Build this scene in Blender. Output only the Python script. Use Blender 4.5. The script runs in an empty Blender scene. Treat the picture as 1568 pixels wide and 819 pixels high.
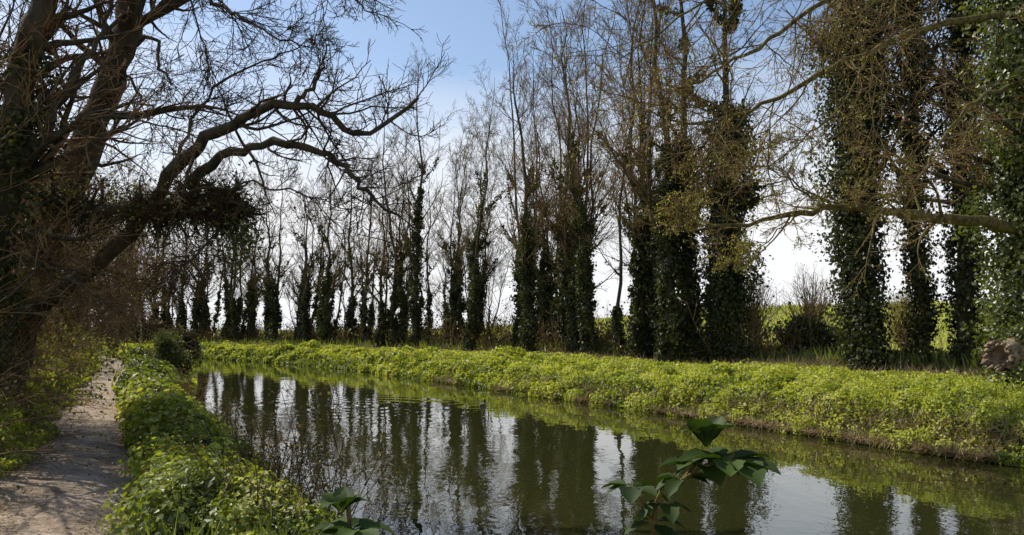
import bpy, math, numpy as np
from mathutils import Vector
rng = np.random.default_rng(11)
sc = bpy.context.scene
FPX = 1255.0; CAM_Z = 2.2
PITCH = math.atan((505-409.5)/FPX)

# ------------------------------------------------------------------ helpers
def W(px, py, d):
    """survey bearing -> world point at ground distance d (m) from the viewpoint"""
    u = (px-784)/FPX; v = (409.5-py)/FPX
    c, s = math.cos(PITCH), math.sin(PITCH)
    y = c - v*s; z = s + v*c
    k = d/y
    return np.array([u*k, d, CAM_Z+z*k])

def nrm(a):
    return a/np.maximum(np.linalg.norm(a, axis=-1, keepdims=True), 1e-9)

class Geo:
    def __init__(s): s.V=[]; s.Q=[]; s.M=[]; s.S=[]; s.n=0
    def add(s, v, q, m=0, smooth=True):
        v=np.asarray(v,float).reshape(-1,3); q=np.asarray(q,int).reshape(-1,4)
        s.V.append(v); s.Q.append(q+s.n); s.M.append(np.full(len(q),m)); s.S.append(np.full(len(q),smooth)); s.n+=len(v)
    def mesh(s, name, mats):
        V=np.concatenate(s.V); Q=np.concatenate(s.Q); M=np.concatenate(s.M); S=np.concatenate(s.S)
        me=bpy.data.meshes.new(name)
        me.vertices.add(len(V)); me.vertices.foreach_set('co', V.astype(np.float32).ravel())
        me.loops.add(len(Q)*4); me.loops.foreach_set('vertex_index', Q.astype(np.int32).ravel())
        me.polygons.add(len(Q)); me.polygons.foreach_set('loop_start', np.arange(0,len(Q)*4,4,dtype=np.int32))
        for m in mats: me.materials.append(m)
        me.polygons.foreach_set('material_index', M.astype(np.int32))
        me.polygons.foreach_set('use_smooth', S.astype(bool))
        me.update(calc_edges=True)
        return me
    def obj(s, name, mats):
        return place(name, s.mesh(name, mats))

def place(name, me, loc=(0,0,0), rz=0, sc_=1.0):
    o=bpy.data.objects.new(name, me); bpy.context.collection.objects.link(o)
    o.location=loc; o.rotation_euler=(0,0,rz)
    o.scale=(sc_,sc_,sc_) if np.isscalar(sc_) else sc_
    return o

def tubes(g, P, R, sides=4, m=0, rough=0.0):
    P=np.asarray(P,float); R=np.asarray(R,float)
    if P.ndim==2: P=P[None]; R=R[None]
    N,K,_=P.shape
    T=nrm(np.gradient(P,axis=1))
    d=nrm(P[:,-1]-P[:,0])
    ax=np.argmin(np.abs(d),axis=1); a=np.eye(3)[ax][:,None,:]
    U=nrm(np.cross(T,a)); B=np.cross(T,U)
    th=np.linspace(0,2*np.pi,sides,endpoint=False)
    RR=R[:,:,None,None]*(1+rough*rng.normal(size=(N,K,sides,1))) if rough else R[:,:,None,None]
    ring=P[:,:,None,:]+RR*(np.cos(th)[None,None,:,None]*U[:,:,None,:]+np.sin(th)[None,None,:,None]*B[:,:,None,:])
    base=(np.arange(N)*K*sides)[:,None,None]; k=(np.arange(K-1)*sides)[None,:,None]
    s0=np.arange(sides)[None,None,:]; s1=(s0+1)%sides
    q=np.stack([base+k+s0, base+k+s1, base+k+sides+s1, base+k+sides+s0],-1)
    g.add(ring, q, m, True)

def grow(P,R,n,t0,t1,ratio,ang,K,wander,up,rr=0.6,rtip=0.004,Lmin=0.15,taper=0.55,bias=None):
    N,K0,_=P.shape
    L=np.linalg.norm(np.diff(P,axis=1),axis=2).sum(1)
    i=np.repeat(np.arange(N),n); M=len(i)
    t=rng.uniform(t0,t1,M); s=t*(K0-1); k=np.minimum(s.astype(int),K0-2); f=(s-k)[:,None]
    pos=P[i,k]*(1-f)+P[i,k+1]*f
    tan=nrm(P[i,k+1]-P[i,k]); r=(R[i,k]*(1-f[:,0])+R[i,k+1]*f[:,0])
    rd=rng.normal(size=(M,3)); rd-= (rd*tan).sum(1,keepdims=True)*tan; rd=nrm(rd)
    a=np.radians(rng.uniform(ang[0],ang[1],M))[:,None]
    d=np.cos(a)*tan+np.sin(a)*rd
    if bias is not None: d=d+np.asarray(bias)
    d=nrm(d)
    ln=np.maximum(L[i]*ratio*rng.uniform(0.6,1.25,M)*(1-taper*(t-t0)/(t1-t0+1e-6)),Lmin)
    out=np.zeros((M,K,3)); out[:,0]=pos
    for j in range(1,K):
        d=nrm(d+rng.normal(size=(M,3))*wander+np.array([0,0,up]))
        out[:,j]=out[:,j-1]+d*(ln/(K-1))[:,None]
    r0=np.maximum(r*rr,rtip*1.2)
    Rr=r0[:,None]*(1-np.linspace(0,1,K)[None])+rtip*np.linspace(0,1,K)[None]
    return out,Rr

def leaves(g, C, Nn, size, w=0.36, m=0, T=None, fold=0.12):
    n=len(C)
    if n==0: return
    size=np.broadcast_to(size,(n,))[:,None]
    Nn=nrm(Nn)
    if T is None: T=rng.normal(size=(n,3))
    T=T-(T*Nn).sum(1,keepdims=True)*Nn; T=nrm(T); B=np.cross(Nn,T)
    v=np.stack([C-T*size*.5, C-T*size*.08+B*size*w+Nn*size*fold, C+T*size*.5, C-T*size*.08-B*size*w+Nn*size*fold],1)
    q=np.arange(n*4).reshape(n,4)
    g.add(v,q,m,False)

def smoothline(pts,K):
    pts=np.asarray(pts,float); n=len(pts)
    p=np.vstack([2*pts[0]-pts[1],pts,2*pts[-1]-pts[-2]])
    out=[]
    for u in np.linspace(0,n-1,K):
        i=min(int(u),n-2); t=u-i; a,b,c,d=p[i],p[i+1],p[i+2],p[i+3]
        out.append(0.5*((2*b)+(-a+c)*t+(2*a-5*b+4*c-d)*t*t+(-a+3*b-3*c+d)*t**3))
    return np.array(out)

def hsh(ix,iy,s):
    v=np.sin(ix*127.1+iy*311.7+s*74.7)*43758.5453
    return v-np.floor(v)
def vnoise(x,y,s=0):
    ix=np.floor(x); iy=np.floor(y); fx=x-ix; fy=y-iy
    fx=fx*fx*(3-2*fx); fy=fy*fy*(3-2*fy)
    return (hsh(ix,iy,s)*(1-fx)+hsh(ix+1,iy,s)*fx)*(1-fy)+(hsh(ix,iy+1,s)*(1-fx)+hsh(ix+1,iy+1,s)*fx)*fy
def mounds(x,y,cell,s=0):
    x=x/cell; y=y/cell; ix=np.floor(x); iy=np.floor(y); h=np.zeros_like(x)
    for a in (-1,0,1):
        for b in (-1,0,1):
            cx=ix+a+hsh(ix+a,iy+b,s); cy=iy+b+hsh(ix+a,iy+b,s+5)
            r2=((x-cx)**2+(y-cy)**2)/0.6
            h=np.maximum(h,(0.35+0.65*hsh(ix+a,iy+b,s+9))*np.sqrt(np.clip(1-r2,0,1)))
    return h

# ------------------------------------------------------------------ canal layout
def curve(pts, sig=2.5):
    pts=np.array(pts,float); yy=np.arange(pts[0,0],pts[-1,0],0.5); xx=np.interp(yy,pts[:,0],pts[:,1])
    k=np.exp(-0.5*(np.arange(-16,17)*0.5/sig)**2); k/=k.sum()
    xs=np.convolve(np.pad(xx,16,mode='edge'),k,'valid')
    xs[:20]=xx[:20]; xs[-20:]=xx[-20:]
    return yy,xs
ny,nx_=curve([(-200,103),(-20,13),(0,2.6),(8,-1.9),(14,-5.0),(20.4,-8.1),(30,-11.7),(46,-17.8),(58,-24.5),(66,-33),(74,-50),(85,-85),(100,-140),(300,-900)])
fy_,fx_=curve([(-200,114),(-20,25),(0,14.5),(8,10.8),(13.3,8.5),(14.9,7.5),(20.4,5.1),(27.6,1),(41,-6),(52,-13),(64,-23.7),(74,-36),(84,-55),(95,-90),(110,-145),(310,-900)])
XN=lambda y: np.interp(y,ny,nx_); XF=lambda y: np.interp(y,fy_,fx_)
YN=lambda x: np.interp(x,nx_[::-1],ny[::-1]); YF=lambda x: np.interp(x,fx_[::-1],fy_[::-1])
pth=curve([(-60,30),(-20,8),(0,-0.9),(6.4,-3.6),(8.5,-4.5),(13.8,-7.0),(21,-10.5),(36.5,-17.6),(47,-23),(55,-29),(70,-45),(90,-90)])
XP=lambda y: np.interp(y,pth[0],pth[1])
def alt(dx,dy):
    return np.sign(dx)*np.abs(dx*dy)/np.maximum(np.hypot(dx,dy),1e-6)
def dist_near(x,y): return alt(XN(y)-x, YN(x)-y)
def dist_far(x,y):  return alt(x-XF(y), y-YF(x))
def pdist(x,y): return (x-XP(y))*0.9
def path_half(y): return 0.70+0.09*np.sin(y*0.9)+0.07*np.sin(y*2.3)
def vegmask(x,y):
    dn=dist_near(x,y); df=dist_far(x,y); d=np.maximum(dn,df)
    m=np.clip((d+0.1)/0.35,0,1)
    m*=np.where(df>0,1-0.6*np.clip((df-2.2)/3,0,1),np.clip(.35+dn*.6,0,1))
    ph=np.abs(pdist(x,y))-path_half(y)
    m*=np.where(dn>0,np.clip(ph/0.4,0,1),1.0)
    return m
def height(x,y,veg=True):
    x=np.asarray(x,float); y=np.asarray(y,float)
    dn=dist_near(x,y); df=dist_far(x,y); d=np.maximum(dn,df)
    z=np.interp(d,[-3,-0.7,0,0.2,0.8,2.2,6],[-1.2,-0.6,-0.08,0.22,0.42,0.55,0.6])
    z=z+np.clip(d-1,0,1)*0.1*(vnoise(x*0.35,y*0.35,3)-0.5)*np.clip(np.abs(pdist(x,y))-0.6,0,1)
    z=z+np.where(df>0,np.interp(x,[-30,5,50],[.004,.015,.028])*np.clip(df-13,0,240),0)
    z=z+np.where((dn>0)&(pdist(x,y)<-0.8),0.25*np.clip((-pdist(x,y)-0.8)/2,0,1),0)
    if veg:
        m=vegmask(x,y)
        near=dn>0
        z=z+m*np.where(near,0.24,0.46)*mounds(x,y,1.05,2)*np.where(near,0.4+1.0*vnoise(x*.5,y*.5,8),0.45+0.95*vnoise(x*.25,y*.25,8))
        z=z+m*0.15*mounds(x,y,0.42,6)
    return z

# ------------------------------------------------------------------ materials
def newmat(name):
    m=bpy.data.materials.new(name); m.use_nodes=True; nt=m.node_tree
    for n in list(nt.nodes): nt.nodes.remove(n)
    return m,nt,nt.nodes.new('ShaderNodeOutputMaterial')
def ramp(nt,stops):
    r=nt.nodes.new('ShaderNodeValToRGB'); e=r.color_ramp.elements
    while len(e)<len(stops): e.new(0.5)
    for el,(p,c) in zip(e,stops): el.position=p; el.color=(*c,1)
    return r
def noise(nt,scale,detail=4,coord='Object',mapscale=None,rough=0.55):
    tc=nt.nodes.new('ShaderNodeTexCoord'); n=nt.nodes.new('ShaderNodeTexNoise')
    n.inputs['Scale'].default_value=scale; n.inputs['Detail'].default_value=detail; n.inputs['Roughness'].default_value=rough
    if mapscale:
        mp=nt.nodes.new('ShaderNodeMapping'); mp.inputs['Scale'].default_value=mapscale
        nt.links.new(tc.outputs[coord],mp.inputs[0]); nt.links.new(mp.outputs[0],n.inputs['Vector'])
    else: nt.links.new(tc.outputs[coord],n.inputs['Vector'])
    return n
def leafmat(name,cols,trans=0.4,gloss=0.05,rough=0.4,tcol=None,patch=0.6):
    m,nt,out=newmat(name); L=nt.links.new
    geo=nt.nodes.new('ShaderNodeNewGeometry')
    nz=nt.nodes.new('ShaderNodeTexNoise'); nz.inputs['Scale'].default_value=patch; nz.inputs['Detail'].default_value=3
    L(geo.outputs['Position'],nz.inputs['Vector'])
    a=nt.nodes.new('ShaderNodeMath'); a.operation='MULTIPLY_ADD'; L(geo.outputs['Random Per Island'],a.inputs[0]); a.inputs[1].default_value=0.6
    b=nt.nodes.new('ShaderNodeMath'); b.operation='MULTIPLY_ADD'; L(nz.outputs[0],b.inputs[0]); b.inputs[1].default_value=1.7; b.inputs[2].default_value=-0.62
    L(b.outputs[0],a.inputs[2])
    r=ramp(nt,cols); L(a.outputs[0],r.inputs[0])
    d=nt.nodes.new('ShaderNodeBsdfDiffuse'); t=nt.nodes.new('ShaderNodeBsdfTranslucent'); g=nt.nodes.new('ShaderNodeBsdfGlossy')
    L(r.outputs[0],d.inputs[0])
    mc=nt.nodes.new('ShaderNodeMix'); mc.data_type='RGBA'; mc.blend_type='MULTIPLY'; mc.inputs[0].default_value=1
    L(r.outputs[0],mc.inputs[6]); mc.inputs[7].default_value=(*(tcol or (1.5,1.5,0.7)),1); L(mc.outputs[2],t.inputs[0])
    g.inputs['Roughness'].default_value=rough
    m1=nt.nodes.new('ShaderNodeMixShader'); m1.inputs[0].default_value=trans; L(d.outputs[0],m1.inputs[1]); L(t.outputs[0],m1.inputs[2])
    m2=nt.nodes.new('ShaderNodeMixShader'); m2.inputs[0].default_value=gloss; L(m1.outputs[0],m2.inputs[1]); L(g.outputs[0],m2.inputs[2])
    L(m2.outputs[0],out.inputs[0]); return m
def roughmat(name,stops,scale=6,bump=0.3,bscale=20,rough=0.9,coord='Object',mapscale=None,bdist=0.03):
    m,nt,out=newmat(name); L=nt.links.new
    n=noise(nt,scale,5,coord,mapscale,0.65); r=ramp(nt,stops); L(n.outputs[0],r.inputs[0])
    if bump>0.15:
        p=nt.nodes.new('ShaderNodeBsdfPrincipled'); p.inputs['Roughness'].default_value=rough; L(r.outputs[0],p.inputs['Base Color'])
        p.inputs['Specular IOR Level'].default_value=0.2
        n2=noise(nt,bscale,5,coord,mapscale,0.7); b=nt.nodes.new('ShaderNodeBump'); b.inputs['Strength'].default_value=bump; b.inputs['Distance'].default_value=bdist
        L(n2.outputs[0],b.inputs['Height']); L(b.outputs[0],p.inputs['Normal'])
    else:
        p=nt.nodes.new('ShaderNodeBsdfDiffuse'); L(r.outputs[0],p.inputs[0])
    L(p.outputs[0],out.inputs[0]); return m

BARK=roughmat('bark_dark',[(0.3,(.03,.024,.015)),(0.55,(.075,.06,.038)),(0.75,(.13,.115,.07))],5,0.8,14,mapscale=(1,1,.25))
TWIG=roughmat('twig_brown',[(0.3,(.14,.088,.042)),(0.7,(.29,.20,.105))],3,0.1)
TWIGD=roughmat('twig_dark',[(0.3,(.04,.026,.015)),(0.7,(.11,.073,.04))],3,0.1)
BRAM=roughmat('bramble_stem',[(0.3,(.10,.055,.03)),(0.5,(.23,.14,.075)),(0.7,(.38,.26,.15))],1.3,0.1)
MOSS=roughmat('mossy_bark',[(0.35,(.06,.042,.018)),(0.5,(.14,.105,.04)),(0.65,(.18,.17,.035))],7,0.8,22)
IVY=leafmat('ivy_leaf',[(0,(.018,.022,.006)),(0.45,(.035,.044,.010)),(0.8,(.065,.078,.018)),(1,(.15,.14,.05))],0.25,0.03,0.45,patch=1.0,tcol=(1.6,1.5,.6))
IVYB=leafmat('ivy_leaf_light',[(0,(.035,.045,.01)),(0.45,(.075,.095,.018)),(0.8,(.14,.165,.03)),(1,(.22,.22,.07))],0.35,0.05,0.4)
HERB=leafmat('herb_leaf',[(0,(.12,.155,.02)),(0.25,(.25,.30,.03)),(0.5,(.38,.42,.045)),(0.8,(.48,.50,.09)),(1,(.56,.53,.22))],0.45,0.03,0.5,patch=0.9,tcol=(1.3,1.25,.6))
HERBD=leafmat('herb_leaf_dark',[(0,(.045,.065,.012)),(0.4,(.11,.14,.02)),(0.75,(.21,.245,.033)),(1,(.32,.33,.08))],0.4,0.04,0.45,patch=1.4)
THK=leafmat('thicket_leaf',[(0,(.06,.045,.015)),(0.4,(.11,.09,.022)),(0.7,(.17,.14,.03)),(1,(.27,.18,.06))],0.4,0.03,0.45,patch=0.7)
STRAW=leafmat('dry_grass_blade',[(0,(.13,.09,.05)),(0.5,(.26,.19,.10)),(1,(.42,.33,.2))],0.3,0.03,0.5,tcol=(1.2,1.1,.8))
BUD=leafmat('young_leaf',[(0,(.15,.15,.02)),(0.5,(.26,.26,.045)),(1,(.4,.37,.09))],0.5,0.03,0.5)
FGL=leafmat('elder_leaf',[(0,(.018,.034,.005)),(0.5,(.034,.058,.008)),(1,(.055,.09,.014))],0.25,0.025,0.6,tcol=(1.2,1.4,.5),patch=6)
SOIL=roughmat('bank_soil',[(0.3,(.045,.05,.012)),(0.5,(.08,.095,.018)),(0.7,(.12,.11,.04))],1.5,0.6,9)
FIELD=roughmat('field_grass',[(0.3,(.18,.20,.035)),(0.5,(.27,.30,.045)),(0.7,(.37,.34,.10))],0.35,0.5,4,bdist=0.1)
UNDER=roughmat('woodland_floor',[(0.3,(.08,.06,.03)),(0.5,(.15,.12,.06)),(0.7,(.15,.17,.045))],0.9,0.6,9)
PATHM=roughmat('trodden_earth',[(0.25,(.16,.11,.07)),(0.42,(.36,.265,.18)),(0.58,(.50,.39,.28)),(0.8,(.60,.49,.36))],1.6,1.0,13,bdist=0.07)

WATER,nt,out=newmat('canal_water'); L=nt.links.new
p=nt.nodes.new('ShaderNodeBsdfPrincipled'); p.inputs['Base Color'].default_value=(.028,.029,.008,1); p.inputs['Roughness'].default_value=0.015
p.inputs['IOR'].default_value=1.65; L(p.outputs[0],out.inputs[0])
n1=noise(nt,1.0,3,'Object',(1.6,0.9,1)); n2=noise(nt,7.0,2,'Object',(1,0.8,1)); n3=noise(nt,0.12,2,'Object',(1,1,1))
r3=ramp(nt,[(0.45,(.12,.12,.12)),(0.62,(1,1,1))]); L(n3.outputs[0],r3.inputs[0])
mu=nt.nodes.new('ShaderNodeMath'); mu.operation='MULTIPLY'; L(n2.outputs[0],mu.inputs[0]); L(r3.outputs[0],mu.inputs[1])
m2=nt.nodes.new('ShaderNodeMath'); m2.operation='MULTIPLY_ADD'; L(mu.outputs[0],m2.inputs[0]); m2.inputs[1].default_value=0.16; L(n1.outputs[0],m2.inputs[2])
geo=nt.nodes.new('ShaderNodeNewGeometry'); acc=m2.outputs[0]
for cxy in ((-4.6,24.0),(-.85,24.0)):   # expanding rings of the ducks' wake
    vd=nt.nodes.new('ShaderNodeVectorMath'); vd.operation='DISTANCE'; L(geo.outputs['Position'],vd.inputs[0]); vd.inputs[1].default_value=(*cxy,0)
    sn=nt.nodes.new('ShaderNodeMath'); sn.operation='MULTIPLY'; L(vd.outputs['Value'],sn.inputs[0]); sn.inputs[1].default_value=8.0
    s2=nt.nodes.new('ShaderNodeMath'); s2.operation='SINE'; L(sn.outputs[0],s2.inputs[0])
    fr=nt.nodes.new('ShaderNodeMapRange'); L(vd.outputs['Value'],fr.inputs[0]); fr.inputs[1].default_value=.3; fr.inputs[2].default_value=5.0 if cxy[0]<-2 else 1.6; fr.inputs[3].default_value=.9; fr.inputs[4].default_value=0
    mm_=nt.nodes.new('ShaderNodeMath'); mm_.operation='MULTIPLY'; L(s2.outputs[0],mm_.inputs[0]); L(fr.outputs[0],mm_.inputs[1])
    ma=nt.nodes.new('ShaderNodeMath'); ma.operation='MULTIPLY_ADD'; L(mm_.outputs[0],ma.inputs[0]); ma.inputs[1].default_value=.4; L(acc,ma.inputs[2]); acc=ma.outputs[0]
b=nt.nodes.new('ShaderNodeBump'); b.inputs['Strength'].default_value=1.0; b.inputs['Distance'].default_value=0.007
L(acc,b.inputs['Height']); L(b.outputs[0],p.inputs['Normal'])

# ------------------------------------------------------------------ ground sheet
def axis(lo,a,b,hi,st):
    mid=np.arange(a,b,st); L_=[];x=a;s=st
    while x>lo: s*=1.13; x-=s; L_.append(x)
    R_=[];x=mid[-1];s=st
    while x<hi: s*=1.13; x+=s; R_.append(x)
    return np.array(L_[::-1]+list(mid)+R_)
gx=axis(-1500,-26,16,1500,0.2); gy=axis(-300,3,62,2500,0.2)
X,Y=np.meshgrid(gx,gy); Z=height(X,Y)
ph=np.abs(pdist(X,Y))-path_half(Y)
Z=Z-0.05*np.clip(-ph/0.2+0.4,0,1)*(dist_near(X,Y)>0)
V=np.stack([X,Y,Z],-1); ncol=len(gx); nrow=len(gy)
I=(np.arange(nrow-1)[:,None]*ncol+np.arange(ncol-1)[None]); Q=np.stack([I,I+1,I+ncol+1,I+ncol],-1).reshape(-1,4)
g=Geo(); g.add(V,Q,0,True)
cx=(X[:-1,:-1]+X[1:,1:])/2; cy=(Y[:-1,:-1]+Y[1:,1:])/2; df=dist_far(cx,cy); jn=vnoise(cx*1.3,cy*1.3,4)*3
mi=np.where(df+jn>18,1,np.where(df+jn>9.5,2,0)); mi=np.where((dist_near(cx,cy)>0)&(pdist(cx,cy)<-2.0),2,mi)
mi=np.where((dist_near(cx,cy)>0)&(pdist(cx,cy)<-14),1,mi)
g.M=[mi.ravel()]
g.obj('ground',[SOIL,FIELD,UNDER])

ys=np.concatenate([np.arange(-40,112,1.0)]); g=Geo()
v=np.stack([np.stack([XN(ys)-0.8,ys,0*ys],-1),np.stack([XF(ys)+0.8,ys,0*ys],-1)],1)
k=np.arange(len(ys)-1)*2; g.add(v,np.stack([k,k+1,k+3,k+2],-1),0,True); g.obj('canal_water',[WATER])

ys=np.concatenate([np.arange(-6,30,0.12),np.arange(30,85,0.5)]); NC=19; cs=np.linspace(-1.0,1.0,NC); g=Geo()
xx=XP(ys)[:,None]+cs[None]*(path_half(ys)[:,None]+0.35)/0.9; yy=np.broadcast_to(ys[:,None],xx.shape)
zz=height(xx,yy,False)+0.012+0.035*(vnoise(xx*2.5,yy*2.5,7)-.5)+0.025*(vnoise(xx*7,yy*7,17)-.5)-0.10*np.clip(np.abs(cs[None])-0.8,0,1)-0.02*(1-cs[None]**2)
k=(np.arange(len(ys)-1)[:,None]*NC+np.arange(NC-1)[None]); g.add(np.stack([xx,yy,zz],-1),np.stack([k,k+1,k+NC+1,k+NC],-1),0,True)
g.obj('dirt_path',[PATHM])

# ------------------------------------------------------------------ herbage
def upn(n,spread=0.9):
    return nrm(rng.normal(size=(n,3))*spread+np.array([0,0,1.0]))
def herbscatter(g,x,y,size,lift,m=0,spread=0.9,w=0.36):
    z=np.maximum(height(x,y),0.0)+rng.uniform(0,1,len(x))**1.5*lift
    z=np.maximum(z,0.03)
    leaves(g,np.stack([x,y,z],-1),upn(len(x),spread),size,w,m)
def blades(g,x,y,length,m=0,lean=0.5,w=0.05,z=None):
    n=len(x); T=nrm(np.concatenate([rng.normal(size=(n,2))*lean,np.ones((n,1))],1))
    if z is None: z=np.maximum(height(x,y),0.02)
    C=np.stack([x,y,z],-1)+T*length[:,None]*0.45
    N_=nrm(np.cross(T,rng.normal(size=(n,3)))); leaves(g,C,N_,length,w,m,T=T,fold=0.02)
def sample_y(n,a,b,p=1.0):
    u=rng.uniform(0,1,n)
    if p==1: return a*(b/a)**u
    return (a**(1-p)+u*(b**(1-p)-a**(1-p)))**(1/(1-p))
g=Geo()
n=160000; y=sample_y(n,9,100,1.7); d=rng.uniform(0,1,n)**1.5*11-0.22
x=XF(y)+d/0.85; s=np.clip(0.0042*y,0.055,0.24)*rng.uniform(.6,1.4,n)
herbscatter(g,x,y,s,0.10+0*x,0)
n=50000; y=sample_y(n,9,70,1.7); d=rng.uniform(-0.28,0.5,n); x=XF(y)+d/0.85; s=np.clip(0.0042*y,0.055,0.2)*rng.uniform(.6,1.4,n)
z=np.maximum(height(x,y),0)*rng.uniform(.3,1,n)+rng.uniform(0.02,0.2,n); leaves(g,np.stack([x,y,z],-1),nrm(rng.normal(size=(n,3))+np.array([-.8,-.5,.6])),s,.36,1)
nc=480; yc=sample_y(nc,9,75,1.4); xc=XF(yc)+(rng.uniform(0,1,nc)**1.6*3.4-.2)/.85; rc=rng.uniform(.18,.46,nc)
NN=100000; i=rng.integers(0,nc,NN); dd=nrm(rng.normal(size=(NN,3))*np.array([1,1,.75])+np.array([0,0,.25])); rr_=rc[i]*rng.uniform(.75,1.1,NN)
zc=np.maximum(height(xc,yc),.15)
C=np.stack([xc[i],yc[i],zc[i]-.05],-1)+dd*rr_[:,None]; C[:,2]=np.maximum(C[:,2],.03)
leaves(g,C,dd+rng.normal(size=dd.shape)*.5,np.clip(.0042*yc[i],.055,.2)*rng.uniform(.6,1.3,NN))
g.obj('grass_bank',[HERB,HERBD])
g=Geo()
n=18000; y=sample_y(n,9,45,1.6); d=rng.uniform(-0.3,0.3,n); x=XF(y)+d/0.85; keep=vnoise(x*0.7,y*0.7,21)>0.5; x=x[keep];y=y[keep]
T=nrm(np.stack([rng.normal(-.7,.5,len(x)),rng.normal(-.4,.4,len(x)),rng.normal(-0.1,.7,len(x))],-1)); z=np.maximum(height(x,y)*rng.uniform(.1,1.0,len(x)),0.06)
leaves(g,np.stack([x-.12,y-.06,z+.06],-1),np.cross(T,rng.normal(size=T.shape)),rng.uniform(.15,.45,len(x)),0.03,0,T=T,fold=.01)
n=4000; y=sample_y(n,10,60,1.5); d=rng.uniform(.5,9,n); x=XF(y)+d/.85; k=vnoise(x*.7,y*.7,63)>.6; x=x[k];y=y[k]; blades(g,x,y,rng.uniform(.15,.35,len(x)),0,1.2,.03)
n=26000; y=sample_y(n,14,95,1.2); d=rng.normal(11.3,1.3,n); x=XF(y)+d/0.8
blades(g,x,y,rng.uniform(.2,.55,n),0,0.7,0.03)
n=9000; y=sample_y(n,20,95,1.2); d=rng.uniform(10.5,15,n); x=XF(y)+d/0.8
blades(g,x,y,rng.uniform(.4,1.0,n),1,0.5,0.05)
g.obj('dry_grass',[STRAW,HERBD])
g=Geo(); n=40000; y=sample_y(n,22,220,1.3); x=y*rng.uniform(-.35,.75,n); df=dist_far(x,y); k=df>14; x=x[k];y=y[k]
kk=rng.uniform(0,1,len(x))>.3
blades(g,x[kk],y[kk],rng.uniform(.2,.5,kk.sum())*np.clip(y[kk]/50,1,3),0,0.6,0.12); kk=~kk; blades(g,x[kk],y[kk],rng.uniform(.3,.6,kk.sum())*np.clip(y[kk]/50,1,3),1,0.6,0.08); g.obj('field_crop',[HERB,STRAW])

g=Geo()
n=110000; y=sample_y(n,4.6,60,2.0); u=rng.uniform(0,1,n)
x0=XP(y)+(path_half(y)-0.08)/0.9; x1=XN(y)+0.2; x=x0+(x1-x0)*u; s=np.clip(0.0062*y,0.045,0.2)*rng.uniform(.5,1.5,n)
mm=vnoise(x*1.1,y*1.1,33)>0.62
for kk,mt in ((mm,0),(~mm,1)): herbscatter(g,x[kk],y[kk],s[kk],0.10+0*x[kk],mt,1.0)
nc=440; yc=sample_y(nc,6.0,45,1.6); u=rng.uniform(0.02,1,nc); xc=XP(yc)+.82+(XN(yc)-XP(yc)-1.04)*u; rc=rng.uniform(.10,.32,nc)*np.clip(.6+yc/18,.8,1.2)*(1.3-.5*u)
N_=130000; i=rng.integers(0,nc,N_); dd=nrm(rng.normal(size=(N_,3))+np.array([0,0,.3])); zc=height(xc,yc)
C=np.stack([xc[i],yc[i],zc[i]+rc[i]*.35],-1)+dd*(rc[i]*rng.uniform(.6,1.2,N_))[:,None]
cm=hsh(i.astype(float),1.,2)>.6; sz=np.clip(.0060*yc[i],.045,.18)*rng.uniform(.6,1.5,N_)*(.65+.7*hsh(i.astype(float),3.,4)); nn_=dd+rng.normal(size=dd.shape)*.5+np.array([0,0,.4])
leaves(g,C[cm],nn_[cm],sz[cm],.4,0); leaves(g,C[~cm],nn_[~cm],sz[~cm],.42,1)
n=3500; y=sample_y(n,4.6,40,1.6); u=rng.uniform(0,1,n); x=(XP(y)+.7)+(XN(y)-XP(y)-.5)*u; blades(g,x,y,rng.uniform(.15,.4,n),1,0.8,0.025)
n=900; y=sample_y(n,6.5,35,1.5); u=rng.uniform(0,1,n); x=(XP(y)+.9)+(XN(y)-XP(y)-1.2)*u; z=height(x,y)
for lv in range(6):
    for sgn in (-1,1):
        a=lv*1.57+hsh(x,y,3)*6; zz=z+.08+lv*.055; L_=.07*(1-.09*lv); T=np.stack([np.cos(a)*sgn,np.sin(a)*sgn,np.full(n,.05)],-1)
        leaves(g,np.stack([x,y,zz],-1)+T*L_*.5,np.stack([0*x,0*x,0*x+1],-1)+rng.normal(size=(n,3))*.3,np.full(n,L_*1.3),.3,1,T=T)
n=1500; y=sample_y(n,6,40,1.5); u=rng.uniform(0,1,n); x=(XP(y)+.8)+(XN(y)-XP(y)-.7)*u; blades(g,x,y,rng.uniform(.2,.55,n),2,0.6,0.02)
g.obj('bank_herbage',[HERB,HERBD,STRAW])
g=Geo(); n=100000; y=sample_y(n,5.5,70,1.8); u=rng.uniform(0,1,n)**1.4*4.5; x=XP(y)-(path_half(y)-0.1+u)/0.9
s=np.clip(0.0062*y,0.045,0.2)*rng.uniform(.5,1.5,n); mm=vnoise(x*.9,y*.9,43)>0.5
for kk,mt in ((mm,0),(~mm,1)): herbscatter(g,x[kk],y[kk],s[kk],0.1+0.22*np.clip(u[kk],0,1),mt,1.0)
nc=150; yc=sample_y(nc,7.5,40,1.5); xc=XP(yc)-(.95+rng.uniform(0,1,nc)*1.7)/.9; rc=rng.uniform(.18,.45,nc)
N_=65000; i=rng.integers(0,nc,N_); dd=nrm(rng.normal(size=(N_,3))+np.array([0,0,.3])); zc=height(xc,yc)
C=np.stack([xc[i],yc[i],zc[i]+rc[i]*.35],-1)+dd*(rc[i]*rng.uniform(.6,1.05,N_))[:,None]; cm=hsh(i.astype(float),1.,2)>.35
sz=np.clip(.006*yc[i],.045,.18)*rng.uniform(.6,1.4,N_); leaves(g,C[cm],dd[cm]+rng.normal(size=dd[cm].shape)*.6,sz[cm],.4,0); leaves(g,C[~cm],dd[~cm]+rng.normal(size=dd[~cm].shape)*.6,sz[~cm],.4,1)
n=20000; y=sample_y(n,38,110,1.2); u=rng.uniform(0.6,26,n); x=XP(y)-u
blades(g,x,y,rng.uniform(.3,.6,n),0,0.6,0.1)
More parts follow.
